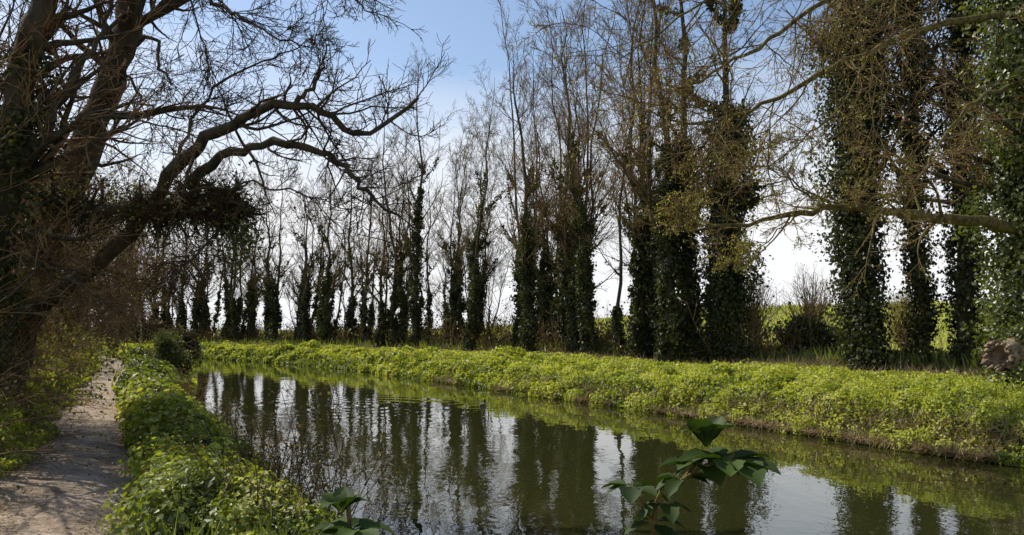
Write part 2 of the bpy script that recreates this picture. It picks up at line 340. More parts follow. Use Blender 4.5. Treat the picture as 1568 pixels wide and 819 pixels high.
g.obj('verge_herbage',[HERB,HERBD])
g=Geo(); n=8000; y=sample_y(n,5,40,1.8); u=rng.uniform(-1,1,n); u=np.sign(u)*np.abs(u)**0.5; x=XP(y)+u*(path_half(y)+.12)/.9
z=height(x,y,False)+0.025; leaves(g,np.stack([x,y,z],-1),upn(n,.3),rng.uniform(.015,.055,n),0.3); g.obj('leaf_litter',[STRAW])

# ------------------------------------------------------------------ trees
def ivy(g,P,R,zfrac,n,rad,size,m,base=.35):
    K=len(P); ncl=max(20,n//32)
    t=rng.uniform(0,zfrac,ncl); s=t*(K-1); k=np.minimum(s.astype(int),K-2); f=(s-k)[:,None]
    c=P[k]*(1-f)+P[k+1]*f; r=R[k]*(1-f[:,0])+R[k+1]*f[:,0]
    th=rng.uniform(0,2*np.pi,ncl); tt=np.clip(t/zfrac,0,1); prof=np.interp(tt,[0,.25,.6,.85,1],[base,.6,1,.8,.3])
    lum=0.25+1.3*hsh(np.floor(t*17),np.floor(th*0.9),rng.integers(1,99))**1.5
    rr=r+rad*prof*lum*rng.uniform(0.1,1,ncl)
    c=c+np.stack([np.cos(th)*rr,np.sin(th)*rr,0*rr],-1)
    i=rng.integers(0,ncl,n); sp=0.06+0.2*rad
    off=rng.normal(size=(n,3))*(sp*(.5+.5*prof[i]))[:,None]*np.array([1,1,1.3]); C=c[i]+off
    C[:,2]=np.maximum(C[:,2],P[0,2]+0.05)
    out_=np.stack([np.cos(th[i]),np.sin(th[i]),0*th[i]+.25],-1)
    leaves(g,C,nrm(out_+rng.normal(size=(n,3))*0.7),size*rng.uniform(.6,1.4,n),0.42,m)

def stem(base,h,lean,K=14,wob=0.12):
    t=np.linspace(0,1,K); P=np.zeros((K,3)); P[:]=base
    P[:,2]+=h*t; P[:,0]+=lean[0]*t**1.3*h; P[:,1]+=lean[1]*t**1.3*h
    w=np.cumsum(rng.normal(size=(K,2))*wob,axis=0); w-=w[0]; P[:,:2]+=w
    return P
def tall_tree(name,h,r,stems=1,ivyfrac=.5,nivy=8000,ivyrad=.4,leaf=.16,n1=20,buds=0,spread=(18,42),l1=.25,t0=.22,n2=6,lite=False,up=.055):
    g=Geo()
    for s_ in range(stems):
        a=rng.uniform(0,6.28); b=np.array([.4*math.cos(a),.4*math.sin(a),-.1])*(stems>1); ln=(.09*math.cos(a)*(stems>1)+rng.normal()*.03,.09*math.sin(a)*(stems>1)+rng.normal()*.03)
        hh=h*rng.uniform(.75,1.0); P=stem(b,hh,ln,14,.17); t=np.linspace(0,1,14); R=r*(1-.93*t**.85)/(1+.25*(stems>1)); R[0]*=1.35
        tubes(g,P,R,7,0)
        nn1=n1 if stems==1 else int(n1*.6)
        P1,R1=grow(P[None],R[None],nn1,t0,.97,l1,spread,9,.11,up,.45,.011,.8,.5); tubes(g,P1,R1,4,0)
        P2,R2=grow(P1,R1,n2,.15,.98,.45,(20,50),6,.14,up,.5,.010,.3,.35); tubes(g,P2,R2,3,1)
        P3,R3=grow(P2,R2,5,.1,1,.52,(20,50),4,.16,up*.8,.6,.0085 if lite else .0065,.35,.3); tubes(g,P3,R3,3,1)
        P4=P3
        if not lite:
            P4,R4=grow(P3,R3,2,.2,1,.6,(20,50),3,.15,.04,.7,.005,.25,.2); tubes(g,P4,R4,3,1)
        if nivy:
            fr=ivyfrac*rng.uniform(.65,1.25); ivy(g,P,R,fr,nivy//stems,ivyrad,leaf,2,.6)
            k=P1[:,0,2]<h*ivyfrac*1.2
            for q in np.where(k)[0][:8]:
                ivy(g,P1[q],R1[q],.5,nivy//50,.16,leaf*.9,2)
        if buds:
            i=rng.integers(0,len(P4),buds); C=P4[i,rng.integers(1,3,buds)]+rng.normal(size=(buds,3))*.04
            leaves(g,C,rng.normal(size=(buds,3)),rng.uniform(.04,.08,buds),.4,3)
    return g.mesh(name,[BARK,TWIG,IVY,BUD])
CFG=[(1,.48,5200,.34,0,(22,55),22),(2,.38,5600,.28,300,(18,45),24),(1,.52,7000,.5,0,(25,60),22),(1,.34,3600,.26,300,(25,62),26),(2,.48,7000,.32,0,(18,48),22),(1,.42,4600,.32,400,(25,60),26),(3,.36,6200,.28,200,(15,42),22),(2,.24,2800,.2,0,(15,45),22),(1,.2,1800,.2,0,(20,50),22)]
RR_=[.24,.17,.28,.2,.19,.25,.16,.14,.15]
variants=[tall_tree('ivy_tree_mesh',rng.uniform(21,26),RR_[j],stems=st,ivyfrac=iv,nivy=nv,ivyrad=ir,buds=bd,spread=sp,n1=n1) for j,(st,iv,nv,ir,bd,sp,n1) in enumerate(CFG)]
litev=[tall_tree('far_ivy_tree_mesh',rng.uniform(20,24),rng.uniform(.15,.26),stems=st,ivyfrac=iv*.8,nivy=int(nv*.42),ivyrad=ir*.9,leaf=.22,spread=sp,n1=n1,l1=.27,lite=True) for st,iv,nv,ir,bd,sp,n1 in CFG[:6]]
bare=[tall_tree('bare_tree_mesh',rng.uniform(15,19),.15,stems=st,ivyfrac=.22,nivy=600,ivyrad=.15,leaf=.2,n1=24,spread=(25,58),l1=.32,lite=True) for st in (1,2,3)]

def zg(x,y): return float(height(np.array([x]),np.array([y]),False)[0])
yy=np.arange(10,180,.25); E=np.stack([XF(yy),yy],-1); tn=nrm(np.gradient(E,axis=0)); nn=np.stack([tn[:,1],-tn[:,0]],-1)
arc=np.concatenate([[0],np.cumsum(np.linalg.norm(np.diff(E,axis=0),axis=1))])
def offpos(a,d):
    e=np.array([np.interp(a,arc,E[:,0]),np.interp(a,arc,E[:,1])]); n_=np.array([np.interp(a,arc,nn[:,0]),np.interp(a,arc,nn[:,1])]); return e+n_*d
a0=arc[np.argmin(np.hypot(*(E+nn*11.5-np.array([8.2,38.0])).T))]
a=a0-.4; i=0
while a<a0+125:
    x,y=offpos(a,11.5+rng.normal()*.9); far=(a-a0)/125
    me=variants[(i*4+int(rng.integers(0,4)))%9] if a<a0+28 else litev[int(rng.integers(0,6))]
    place('ivy_clad_tree',me,(x,y,zg(x,y)-.05),rng.uniform(0,6.28),rng.uniform(.82,1.1)*(1-.24*far)); i+=1
    a+=rng.choice([.5,.8,1.1,1.6,2.2])*rng.uniform(.8,1.2) if a<a0+28 else rng.choice([.6,1.1,1.6,2.4])*rng.uniform(.8,1.2)
a=a0+4
while a<a0+135:
    x,y=offpos(a,rng.uniform(13.5,20)); me=(bare+litev)[int(rng.integers(0,9))]
    place('woodland_tree',me,(x,y,zg(x,y)-.05),rng.uniform(0,6.28),rng.uniform(.55,.88)); a+=rng.uniform(1.5,3.1)

def heavy(name,px,d,h,r,irad,n,leaf,lean=(0,0),fork=True,ivf=.9,col=IVY,buds=1200,base=.3):
    g=Geo(); x=(px-784)/FPX*d; P=stem(np.array([0,0,-.1]),h,lean,14,.08); t=np.linspace(0,1,14); R=r*(1-.85*t); R[0]*=1.4
    tubes(g,P,R,10,0)
    ivy(g,P,R,ivf,n,irad,leaf,2,base)
    if fork:
        a=rng.uniform(0,6.28); Pf=stem(P[4],h*.65,(.09*math.cos(a),.1*math.sin(a)),14,.08); Rf=R*.65; tubes(g,Pf,Rf,8,0); ivy(g,Pf,Rf,.85,n//2,irad*.75,leaf,2)
    P1,R1=grow(P[None],R[None],34,.3,.97,.24,(35,75),8,.14,.05,.4,.012,.8,.4); tubes(g,P1,R1,5,0)
    for q in range(0,34,3): ivy(g,P1[q],R1[q],.6,n//60,.25,leaf,2)
    P2,R2=grow(P1,R1,7,.15,.98,.42,(25,55),6,.18,.02,.5,.008,.3,.4); tubes(g,P2,R2,4,1)
    P3,R3=grow(P2,R2,5,.1,1,.5,(25,60),4,.2,.02,.6,.006,.25,.3); tubes(g,P3,R3,3,1)
    P4,R4=grow(P3,R3,2,.2,1,.55,(20,50),3,.18,.02,.7,.005,.15,.2); tubes(g,P4,R4,3,1)
    if buds:
        i=rng.integers(0,len(P4),buds); C=P4[i,rng.integers(1,3,buds)]+rng.normal(size=(buds,3))*.03
        leaves(g,C,rng.normal(size=(buds,3)),rng.uniform(.03,.06,buds),.4,3)
    place(name,g.mesh(name,[BARK,TWIG,col,BUD]),(x,d,zg(x,d)),0)
heavy('ivy_clad_tree',1055,37,21,.26,.5,9000,.15,fork=False,ivf=.5,base=.6)
heavy('ivy_clad_tree',1115,36,19,.3,1.05,19000,.15,fork=False,ivf=.6,base=.55)
heavy('ivy_clad_tree',1325,29,18,.32,1.25,34000,.13,lean=(-.01,.0),base=.28)
heavy('ivy_clad_tree',1403,29.5,18,.24,.6,12000,.13,lean=(.0,0),base=.35,fork=False)
heavy('ivy_clad_tree',1480,28.5,18,.34,.65,15000,.13,lean=(.01,0),base=.35,fork=False)
heavy('ivy_clad_tree',1578,19.5,14,.32,1.05,34000,.11,lean=(-.0,-.01),col=IVYB,base=.8)
heavy('ivy_clad_tree',1640,26,18,.3,.8,9000,.14)

g=Geo(); n=5200; a=a0-4+rng.uniform(0,1,n)**.9*115; P=np.zeros((n,7,3)); dd=rng.uniform(10.8,19,n)
ex=np.interp(a,arc,E[:,0])+np.interp(a,arc,nn[:,0])*dd; ey=np.interp(a,arc,E[:,1])+np.interp(a,arc,nn[:,1])*dd
P[:,0]=np.stack([ex,ey,height(ex,ey,False)],-1); d=nrm(rng.normal(size=(n,3))*.45+np.array([0,0,1.])); ln=rng.uniform(.6,3.4,n)*(.4+1.1*vnoise(ex*.3,ey*.3,91))
for j in range(1,7): d=nrm(d+rng.normal(size=(n,3))*.16); P[:,j]=P[:,j-1]+d*(ln/6)[:,None]
tubes(g,P,np.linspace(1,.4,7)[None]*rng.uniform(.010,.024,n)[:,None],3,0)
P1,R1=grow(P,np.full((n,7),.012),5,.15,1,.4,(25,65),4,.2,.03,.7,.006,.2); tubes(g,P1,R1,3,0)
m_=40000; i=rng.integers(0,len(P1),m_); pc=P1[i,2]; k=vnoise(pc[:,0]*.35,pc[:,1]*.35,95)>.45
for kk,mt in ((k,2),(~k,1)): leaves(g,pc[kk]+rng.normal(size=(kk.sum(),3))*.14,rng.normal(size=(kk.sum(),3)),rng.uniform(.10,.22,kk.sum()),.38,mt)
g.obj('scrub_undergrowth',[BRAM,THK,IVY])

# ------------------------------------------------------------------ limbs with twigs
def limb(g,pts,r0,r1,K=26,n2=16,l2=.35,up=.05,m0=0,m1=1,rt=.003,n3=6,n4=4,jit=.03,ang=(30,70),wander=.16,t0=.12):
    P=smoothline([W(*p) for p in pts],K); P[1:-1]+=rng.normal(size=(K-2,3))*jit
    t=np.linspace(0,1,K); R=r0+(r1-r0)*t**.8; R=R*(1+rng.normal(size=K)*.06)
    tubes(g,P,R,9,m0,.05)
    P2,R2=grow(P[None],R[None],n2,t0,1,l2,ang,9,wander,up,.38,rt*1.6,.5,.45); tubes(g,P2,R2,5,m0)
    P3,R3=grow(P2,R2,n3,.1,1,.45,(25,65),6,wander,up*.7,.5,rt*1.2,.2,.3); tubes(g,P3,R3,4,m1)
    P4,R4=grow(P3,R3,n4,.1,1,.55,(25,60),4,wander,up*.5,.6,rt,.12,.3); tubes(g,P4,R4,3,m1)
    return P,R,P4

g=Geo()
limb(g,[(-60,600,12.5),(-20,530,12.3),(60,472,12),(160,392,11.5),(230,318,11.2),(272,258,11),(310,215,10.8),(345,190,10.7),(400,168,10.5),(455,160,10.4),(500,175,10.3),(542,203,10.3),(590,192,10.4),(640,150,10.6)],.15,.022,34,20,.15,.07,t0=.4,n3=8)
limb(g,[(290,285,11.2),(330,245,11),(390,226,10.8),(450,222,10.5),(510,240,10.3),(545,275,10.2),(575,305,10.1),(612,332,10)],.085,.014,26,18,.28,.04,n3=7)
limb(g,[(452,160,10.4),(475,135,10.4),(492,105,10.5),(500,70,10.6)],.04,.01,12,8,.4,.05)
limb(g,[(255,275,11.1),(290,190,11.5),(350,120,12),(420,85,12.3),(480,60,12.5)],.03,.008,20,16,.3,.05)
limb(g,[(225,325,11),(300,295,10.6),(380,285,10.3),(470,300,10.2),(540,320,10.2)],.025,.006,20,12,.3,0)
limb(g,[(300,300,11),(330,350,10.8),(290,400,10.6),(250,430,10.6)],.03,.008,14,12,.4,-.05)
limb(g,[(240,300,11),(270,340,11.5),(300,370,12),(330,420,12.3)],.02,.006,14,12,.5,-.05)
g.obj('overhanging_tree',[BARK,TWIGD])
g=Geo()
limb(g,[(-20,640,13.5),(40,480,13.3),(85,340,13.2),(135,215,13),(165,135,12.8),(192,60,12.7),(203,0,12.6),(215,-120,12.8),(260,-260,13)],.28,.17,30,14,.3,.03,n3=7,t0=.3)
limb(g,[(195,70,12.6),(240,60,12),(250,105,11.8),(262,130,11.6)],.04,.01,14,8,.5,.0)
limb(g,[(200,-60,12.5),(300,-50,12),(335,10,11.6),(380,30,11.3),(430,58,11),(480,75,11)],.045,.008,22,24,.3,.0,n3=8)
limb(g,[(210,-150,12.5),(350,-130,12),(450,-60,11.6),(520,-20,11.3),(570,20,11)],.045,.008,22,22,.28,-.02,n3=8)
limb(g,[(205,0,12.6),(150,60,12),(100,100,11.5),(40,120,11)],.04,.01,18,18,.4,-.02)
limb(g,[(203,-40,12.6),(260,-90,12.6),(300,30,12.8),(330,120,13)],.03,.008,18,20,.4,-.02)
limb(g,[(180,100,12.8),(230,160,12.4),(280,180,12),(330,150,12)],.025,.006,18,18,.4,-.02)
g.obj('leaning_tree',[BARK,TWIGD])
g=Geo()
limb(g,[(-60,650,11),(-30,480,11),(0,300,11),(25,200,11),(42,90,11),(70,0,11),(110,-150,11)],.26,.15,26,22,.3,.02,n3=7,t0=.25,m0=0)
limb(g,[(15,260,11),(70,200,11),(110,120,11),(150,60,11.2),(180,-30,11.5)],.07,.03,20,16,.4,.03)
limb(g,[(0,300,11),(60,230,10.6),(130,180,10.3),(210,185,10),(300,210,9.8)],.03,.008,20,16,.35,-.02)
limb(g,[(0,400,11),(60,400,10.6),(120,430,10.3),(180,480,10)],.03,.008,20,18,.35,-.05)
limb(g,[(-10,420,12),(60,380,12.5),(130,400,13),(200,430,13.5),(260,420,14)],.03,.008,20,20,.35,-.03)
ivy(g,smoothline([W(-60,650,11),W(-30,480,11),W(0,300,11),W(25,200,11),W(42,90,11)],14),np.full(14,.2),1,5000,.4,.07,2)
n=3000; Pq=np.zeros((n,8,3)); px=rng.uniform(0,1,n)**1.4*270-50; py=rng.uniform(190,500,n); dp=rng.uniform(11.5,17,n)
k=(py>190+px*.7); Pq[:,0]=np.array([W(a_,b_,c_) for a_,b_,c_ in zip(px,py,dp)]); Pq=Pq[k]; n=len(Pq)
d=nrm(rng.normal(size=(n,3))+np.array([.1,0,-.05])); ln=rng.uniform(.5,1.8,n)
for j in range(1,8): d=nrm(d+rng.normal(size=(n,3))*.24+np.array([0,0,-.03])); Pq[:,j]=Pq[:,j-1]+d*(ln/7)[:,None]
tubes(g,Pq,np.linspace(1,.4,8)[None]*rng.uniform(.003,.008,n)[:,None],3,1)
P1,R1=grow(Pq,np.full((n,8),.004),2,.1,1,.4,(30,80),4,.25,-.03,.7,.0025,.1); tubes(g,P1,R1,3,1)
m_=18000; i=rng.integers(0,len(P1),m_); C=P1[i,3]; k=vnoise(C[:,0]*1.1,C[:,2]*1.1,55)>.42; C=C[k]; leaves(g,C+rng.normal(size=C.shape)*.04,rng.normal(size=C.shape),rng.uniform(.03,.08,len(C)),.36,3)
g.obj('old_willow_tree',[BARK,BRAM,IVY,THK])
g=Geo()
P,R,_=limb(g,[(70,300,11.6),(130,315,11.4),(200,325,11.2),(270,318,11),(335,312,10.8),(352,322,10.8)],.08,.15,20,60,.2,-.02,n3=5,n4=3,t0=0,ang=(30,100))
n=6000; i=rng.integers(9,20,n); C=P[i]+rng.normal(size=(n,3))*np.array([.11,.13,.10]); leaves(g,C,rng.normal(size=(n,3)),rng.uniform(.03,.08,n),.2,2)
n=1500; i=rng.integers(0,20,n); C=P[i]+rng.normal(size=(n,3))*np.array([.3,.3,.25]); leaves(g,C,rng.normal(size=(n,3)),rng.uniform(.03,.06,n),.35,3)
n=500; C=P[18]+np.array([.1,0,-.35])+rng.normal(size=(n,3))*np.array([.16,.16,.14]); leaves(g,C,rng.normal(size=(n,3)),rng.uniform(.04,.07,n),.4,3)
n=700; Pq=np.zeros((n,7,3)); i=rng.integers(0,20,n); Pq[:,0]=P[i]+rng.normal(size=(n,3))*.08; d=nrm(rng.normal(size=(n,3))+np.array([0,0,-.1])); ln=rng.uniform(.2,.7,n)
for j in range(1,7): d=nrm(d+rng.normal(size=(n,3))*.35+np.array([0,0,-.12])); Pq[:,j]=Pq[:,j-1]+d*(ln/6)[:,None]
tubes(g,Pq,np.full((n,7),.005),3,1)
g.obj('broken_bough',[BARK,TWIGD,TWIGD,IVYB])
g=Geo()
def budson(g,P4,n,m=2):
    i=rng.integers(0,len(P4),n); C=P4[i,rng.integers(1,4,n)]+rng.normal(size=(n,3))*.02
    leaves(g,C,rng.normal(size=(n,3)),rng.uniform(.018,.045,n),.4,m)
for a in [
 ([(1560,350,19),(1450,334,18),(1380,328,17.2),(1300,317,16.5),(1230,324,16),(1150,341,15.5),(1050,355,15)],.15,.02,26,20,.2,.03),
 ([(1560,20,19),(1420,40,17),(1340,75,16),(1260,112,15.3),(1200,145,15),(1120,175,14.6),(1050,187,14.3),(975,170,14)],.09,.012,28,30,.24,.0),
 ([(1540,-120,18),(1400,-60,17),(1280,-10,15.5),(1180,60,14.6),(1090,110,14.2),(1010,150,14)],.08,.012,26,28,.24,.0),
 ([(1580,120,19),(1500,150,17),(1440,220,16.5),(1400,280,16),(1350,300,16)],.05,.01,20,20,.3,.0),
 ([(1290,318,16.4),(1240,300,16),(1200,270,15.6),(1150,250,15.4)],.03,.008,14,14,.4,.0),
 ([(1340,75,16),(1290,160,15.6),(1230,215,15.4),(1170,260,15.2)],.03,.008,16,20,.38,-.02),
 ([(1230,324,16),(1200,350,15.8),(1160,380,15.6),(1130,400,15.5)],.02,.006,14,10,.4,-.02),
 ([(1120,175,14.6),(1090,230,14.6),(1060,290,14.8),(1020,330,15)],.02,.006,14,16,.4,-.02),
 ([(1450,0,17),(1350,-30,15),(1240,-60,14),(1120,-20,13.5),(1020,40,13.2),(950,90,13)],.05,.01,22,26,.3,-.02),
]:
    P,R,P4=limb(g,*a,m0=0,m1=1,rt=.0038,n3=7,n4=4); budson(g,P4,1100)
g.obj('mossy_overhanging_bough',[MOSS,TWIG,BUD])
# snapped, hollow-ended log wedged in the ivy
g=Geo(); A=W(1596,515,18.6); B=W(1528,545,17.3); t=np.linspace(0,1,16)[:,None]; P=A*(1-t)+B*t+np.sin(t*5)*np.array([0,0,.05]); R=np.interp(np.linspace(0,1,16),[0,.3,.5,.7,.85,1],[.16,.24,.19,.27,.25,.31]); tubes(g,P,R,22,0,.09)
ax=nrm(B-A); P=np.stack([B+ax*.0,B-ax*.04,B-ax*.2,B-ax*.24])+np.array([.0,.0,.02]); tubes(g,P,np.array([.31,.19,.12,.002]),22,1,.14)
up_=np.cross(ax,[0,0,1.]); up_/=np.linalg.norm(up_); vv=np.cross(ax,up_)
for q in rng.uniform(0,6.28,44):
    o=B+(up_*math.cos(q)+vv*math.sin(q))*rng.uniform(.2,.3); ll=rng.uniform(.03,.22)*(1+.8*math.sin(q+1))
    tubes(g,np.stack([o-ax*.10,o+ax*ll*.5,o+ax*ll]),np.array([.06,.035,.004]),5,1,.15)
n=900; C=A*.35+B*.65+rng.normal(size=(n,3))*np.array([.2,.2,.12])+np.array([.25,0,.27]); leaves(g,C,rng.normal(size=(n,3))+np.array([0,0,.6]),rng.uniform(.06,.12,n),.42,2)
CUT=roughmat('split_wood',[(0.3,(.12,.08,.045)),(0.7,(.42,.32,.21))],8,0.8,20); LOGB=roughmat('log_bark',[(0.3,(.08,.055,.03)),(0.5,(.22,.165,.10)),(0.7,(.40,.31,.21))],6,0.9,14)
g.obj('broken_log',[LOGB,CUT,IVYB])

# ------------------------------------------------------------------ thickets and shrubs
def shrub(name,x,y,rx,rz,nl,leaf,mat,nt_=40,tw=BARK):
    g=Geo(); z=zg(x,y); P0=np.zeros((nt_,7,3)); a=rng.uniform(0,6.28,nt_); e=rng.uniform(.1,1,nt_)
    t=np.linspace(0,1,7); P0[:,:,0]=np.cos(a)[:,None]*rx*e[:,None]*t; P0[:,:,1]=np.sin(a)[:,None]*rx*e[:,None]*t; P0[:,:,2]=rz*np.sqrt(1-.7*e**2)[:,None]*t**.8
    P0+=rng.normal(size=P0.shape)*.04*rx; R0=np.linspace(.03,.008,7)[None]*np.ones((nt_,1)); tubes(g,P0,R0,4,0)
    P1,R1=grow(P0,R0,7,.2,1,.4,(25,60),5,.2,.05,.6,.005,.2); tubes(g,P1,R1,3,0)
    if nl:
        Pa=P1.reshape(-1,3); i=rng.integers(0,len(Pa),nl); C=Pa[i]+rng.normal(size=(nl,3))*.07*rx; C[:,2]=np.maximum(C[:,2],.03)
        leaves(g,C,rng.normal(size=(nl,3))+np.array([0,0,.5]),leaf*rng.uniform(.6,1.4,nl),.38,1)
    return place(name,g.mesh(name,[tw,mat]),(x,y,z))
shrub('evergreen_shrub',13.5,38,1.3,2.0,12000,.10,IVY)
shrub('evergreen_shrub',15.2,38.5,.9,1.4,5000,.10,IVY)
shrub('evergreen_shrub',-11.6,27.5,.75,1.5,7000,.08,IVYB)
shrub('evergreen_shrub',-12.1,30,.9,1.7,7000,.09,IVY)
shrub('hawthorn_shrub',12.3,42,1.6,4.2,500,.07,BUD,60,TWIG)
shrub('hawthorn_shrub',16,44,1.8,4.5,500,.07,BUD,60,TWIG)
shrub('hawthorn_shrub',20,42,1.6,3.2,900,.08,BUD,50,TWIG)
for px,d,rr in [(1150,37,.8),(1380,31,.7),(1500,29,.8),(1440,31,.6),(1000,44,.7),(900,50,.8),(1080,37,.6),(1180,39,.7),(1290,33,.6)]:
    shrub('bramble_bush',(px-784)/FPX*d,d,rr,rr*1.1,1500,.09,THK,40,BRAM)

g=Geo(); n=7500; y=sample_y(n,8.5,55,1.35); u=rng.uniform(1.2,7.5,n); x=XP(y)-u/.9
hmax=np.clip(.5*(u-.8)+.07*(y-8),0.15,4.0)*(.55+.8*vnoise(x*.5,y*.5,71)); z=height(x,y,False)+rng.uniform(0,1,n)*hmax
d=nrm(rng.normal(size=(n,3))*np.array([1,1,.8])+np.array([.15,-.1,.25])); P=np.zeros((n,7,3)); P[:,0]=np.stack([x,y,z],-1); ln=rng.uniform(.7,2.2,n)
for j in range(1,7):
    d=nrm(d+rng.normal(size=(n,3))*.22+np.array([0,0,-.14])); P[:,j]=P[:,j-1]+d*(ln/6)[:,None]
P[:,:,2]=np.maximum(P[:,:,2],.65); R=np.linspace(1,.35,7)[None]*rng.uniform(.004,.012,n)[:,None]; tubes(g,P,R,3,0)
P1,R1=grow(P,R,3,.1,1,.4,(30,80),4,.25,-.03,.7,.003,.1); tubes(g,P1,R1,3,0)
nl=55000; Pa=P.reshape(-1,3); i=rng.integers(0,len(Pa),nl); C=Pa[i]+rng.normal(size=(nl,3))*.1
k=vnoise(C[:,0]*.8,C[:,1]*.8+C[:,2]*.9,77)>.38; C=C[k]; leaves(g,C,rng.normal(size=(len(C),3))+np.array([0,0,.5]),np.clip(C[:,1]*.0055,.05,.16)*rng.uniform(.6,1.3,len(C)),.36,2)
nl=36000; i=rng.integers(0,len(Pa),nl); C=Pa[i]; C=C[C[:,2]<2.6]; C=C+rng.normal(size=C.shape)*.1
leaves(g,C,rng.normal(size=(len(C),3))+np.array([0,0,.5]),np.clip(C[:,1]*.0055,.05,.16),.36,3)
g.obj('bramble_thicket',[BRAM,TWIGD,THK,HERBD])
for x,y,s in [(-7.3,10.0,.5),(-10.6,14.4,.5),(-20,24,.7),(-22,34,.85),(-27,40,.9),(-24,46,.75),(-31,50,.9),(-36,58,.9),(-33,68,.8),(-44,66,.9),(-50,78,.9),(-30,30,.9),(-15.5,23,.5),(-58,92,1),(-70,100,1),(-64,84,1),(-28,56,.7),(-38,74,.8),(-48,90,.9),(-42,84,.85),(-54,84,.9)]:
    place('bare_tree',bare[int(rng.integers(0,3))],(x,y,zg(x,y)),rng.uniform(0,6.28),(s*1.25,s*1.25,s) if s<=.5 else s)

# ------------------------------------------------------------------ foreground plants
def big_leaf(g,base,d,L_,w,m,droop=.5):
    d=nrm(np.array(d,float)); up=np.array([0,0,1.]); s=nrm(np.cross(d,up)); nn_=np.cross(s,d)
    K=9; t=np.linspace(0,1,K); prof=np.interp(t,[0,.08,.3,.5,.7,.88,1],[.04,.12,.85,1,.9,.5,.02])*w*L_; curl=rng.normal()*.12
    rows=[]
    for k in range(K):
        c=base+d*L_*t[k]-up*droop*L_*t[k]**2*.5+s*curl*L_*t[k]**2; q=prof[k]*(1+.07*(-1)**k)
        rows.append([c-s*q+nn_*q*.35,c-s*q*.5+nn_*q*.1,c,c+s*q*.5+nn_*q*.1,c+s*q+nn_*q*.35])
    v=np.array(rows); k=(np.arange(K-1)[:,None]*5+np.arange(4)[None]); g.add(v,np.stack([k,k+1,k+6,k+5],-1),m,True)
def sapling(name,stems,tufts,seed):
    r=np.random.default_rng(seed); g=Geo()
    for pts,r0,r1 in stems: P=smoothline(pts,16); tubes(g,P,np.linspace(r0,r1,16),8,0)
    for c,n,L_,up in tufts:
        for i in range(n):
            a=i*2*math.pi/n+r.uniform(-.4,.4); d=np.array([math.cos(a),math.sin(a),up+r.uniform(-.25,.25)])
            big_leaf(g,np.array(c)+nrm(d)*.008,d,L_*r.uniform(.7,1.2),.33,1,r.uniform(.3,1.2))
    g.obj(name,[MOSS,FGL])
b0=np.array([.22,1.5,.6])
s1=W(1000,800,1.5); s2=W(1045,735,1.5); s3=W(1082,690,1.5)
sapling('elder_sapling',[([b0,b0*.4+s1*.6+np.array([.01,0,0]),s1,s2,s3],.005,.003),([s2,W(1080,712,1.48),W(1120,700,1.46)],.003,.002),([s1,W(980,765,1.5),W(962,740,1.52)],.003,.002)],
 [(s3,6,.085,1.9),(W(1115,705,1.46),9,.085,.1),(s2,7,.055,.2),(W(970,745,1.52),7,.055,.1),(s1,5,.055,.0),(W(1020,770,1.5),5,.05,.1),(W(1078,715,1.48),8,.075,.4)],3)
b0=np.array([-.3,1.5,.6]); s1=W(535,812,1.5)
sapling('elder_sapling',[([b0,b0*.5+s1*.5,s1,W(522,785,1.5)],.006,.003)],[(W(522,788,1.5),7,.065,1.2),(s1,8,.07,.1),(W(548,812,1.45),6,.06,.2)],9)
def twiggy(name,x,y,n,h,sp,seedcol=BRAM):
    g=Geo(); z=zg(x,y); P=np.zeros((n,9,3)); P[:,0]=np.array([x,y,z])+rng.normal(size=(n,3))*np.array([.18,.3,.02]); d=nrm(np.stack([rng.normal(.05,sp,n),rng.normal(0,sp,n),np.ones(n)],-1)); ln=rng.uniform(.5,1,n)*h
    for j in range(1,9): d=nrm(d+rng.normal(size=(n,3))*.12+np.array([.01,0,-.02])); P[:,j]=P[:,j-1]+d*(ln/8)[:,None]
    R=np.linspace(.006,.0025,9)[None]*np.ones((n,1)); tubes(g,P,R,4,0)
    P1,R1=grow(P,R,6,.2,1,.35,(25,70),5,.2,.03,.7,.002,.08); tubes(g,P1,R1,3,0)
    P2,R2=grow(P1,R1,3,.2,1,.4,(25,70),4,.2,.03,.7,.0018,.05); tubes(g,P2,R2,3,0)
    nl=700; i=rng.integers(0,len(P2),nl); leaves(g,P2[i,3],rng.normal(size=(nl,3)),rng.uniform(.015,.045,nl),.4,1)
    g.obj(name,[seedcol,THK])
twiggy('dog_rose_shrub',-1.75,6.9,32,1.6,.42,TWIGD); twiggy('dog_rose_shrub',-2.7,8.8,28,1.4,.34,TWIGD); twiggy('dog_rose_shrub',-4.7,13,22,1.2,.35); twiggy('dog_rose_shrub',-7.3,18,18,1.1,.35); twiggy('dog_rose_shrub',-9.2,23,18,1.1,.35)

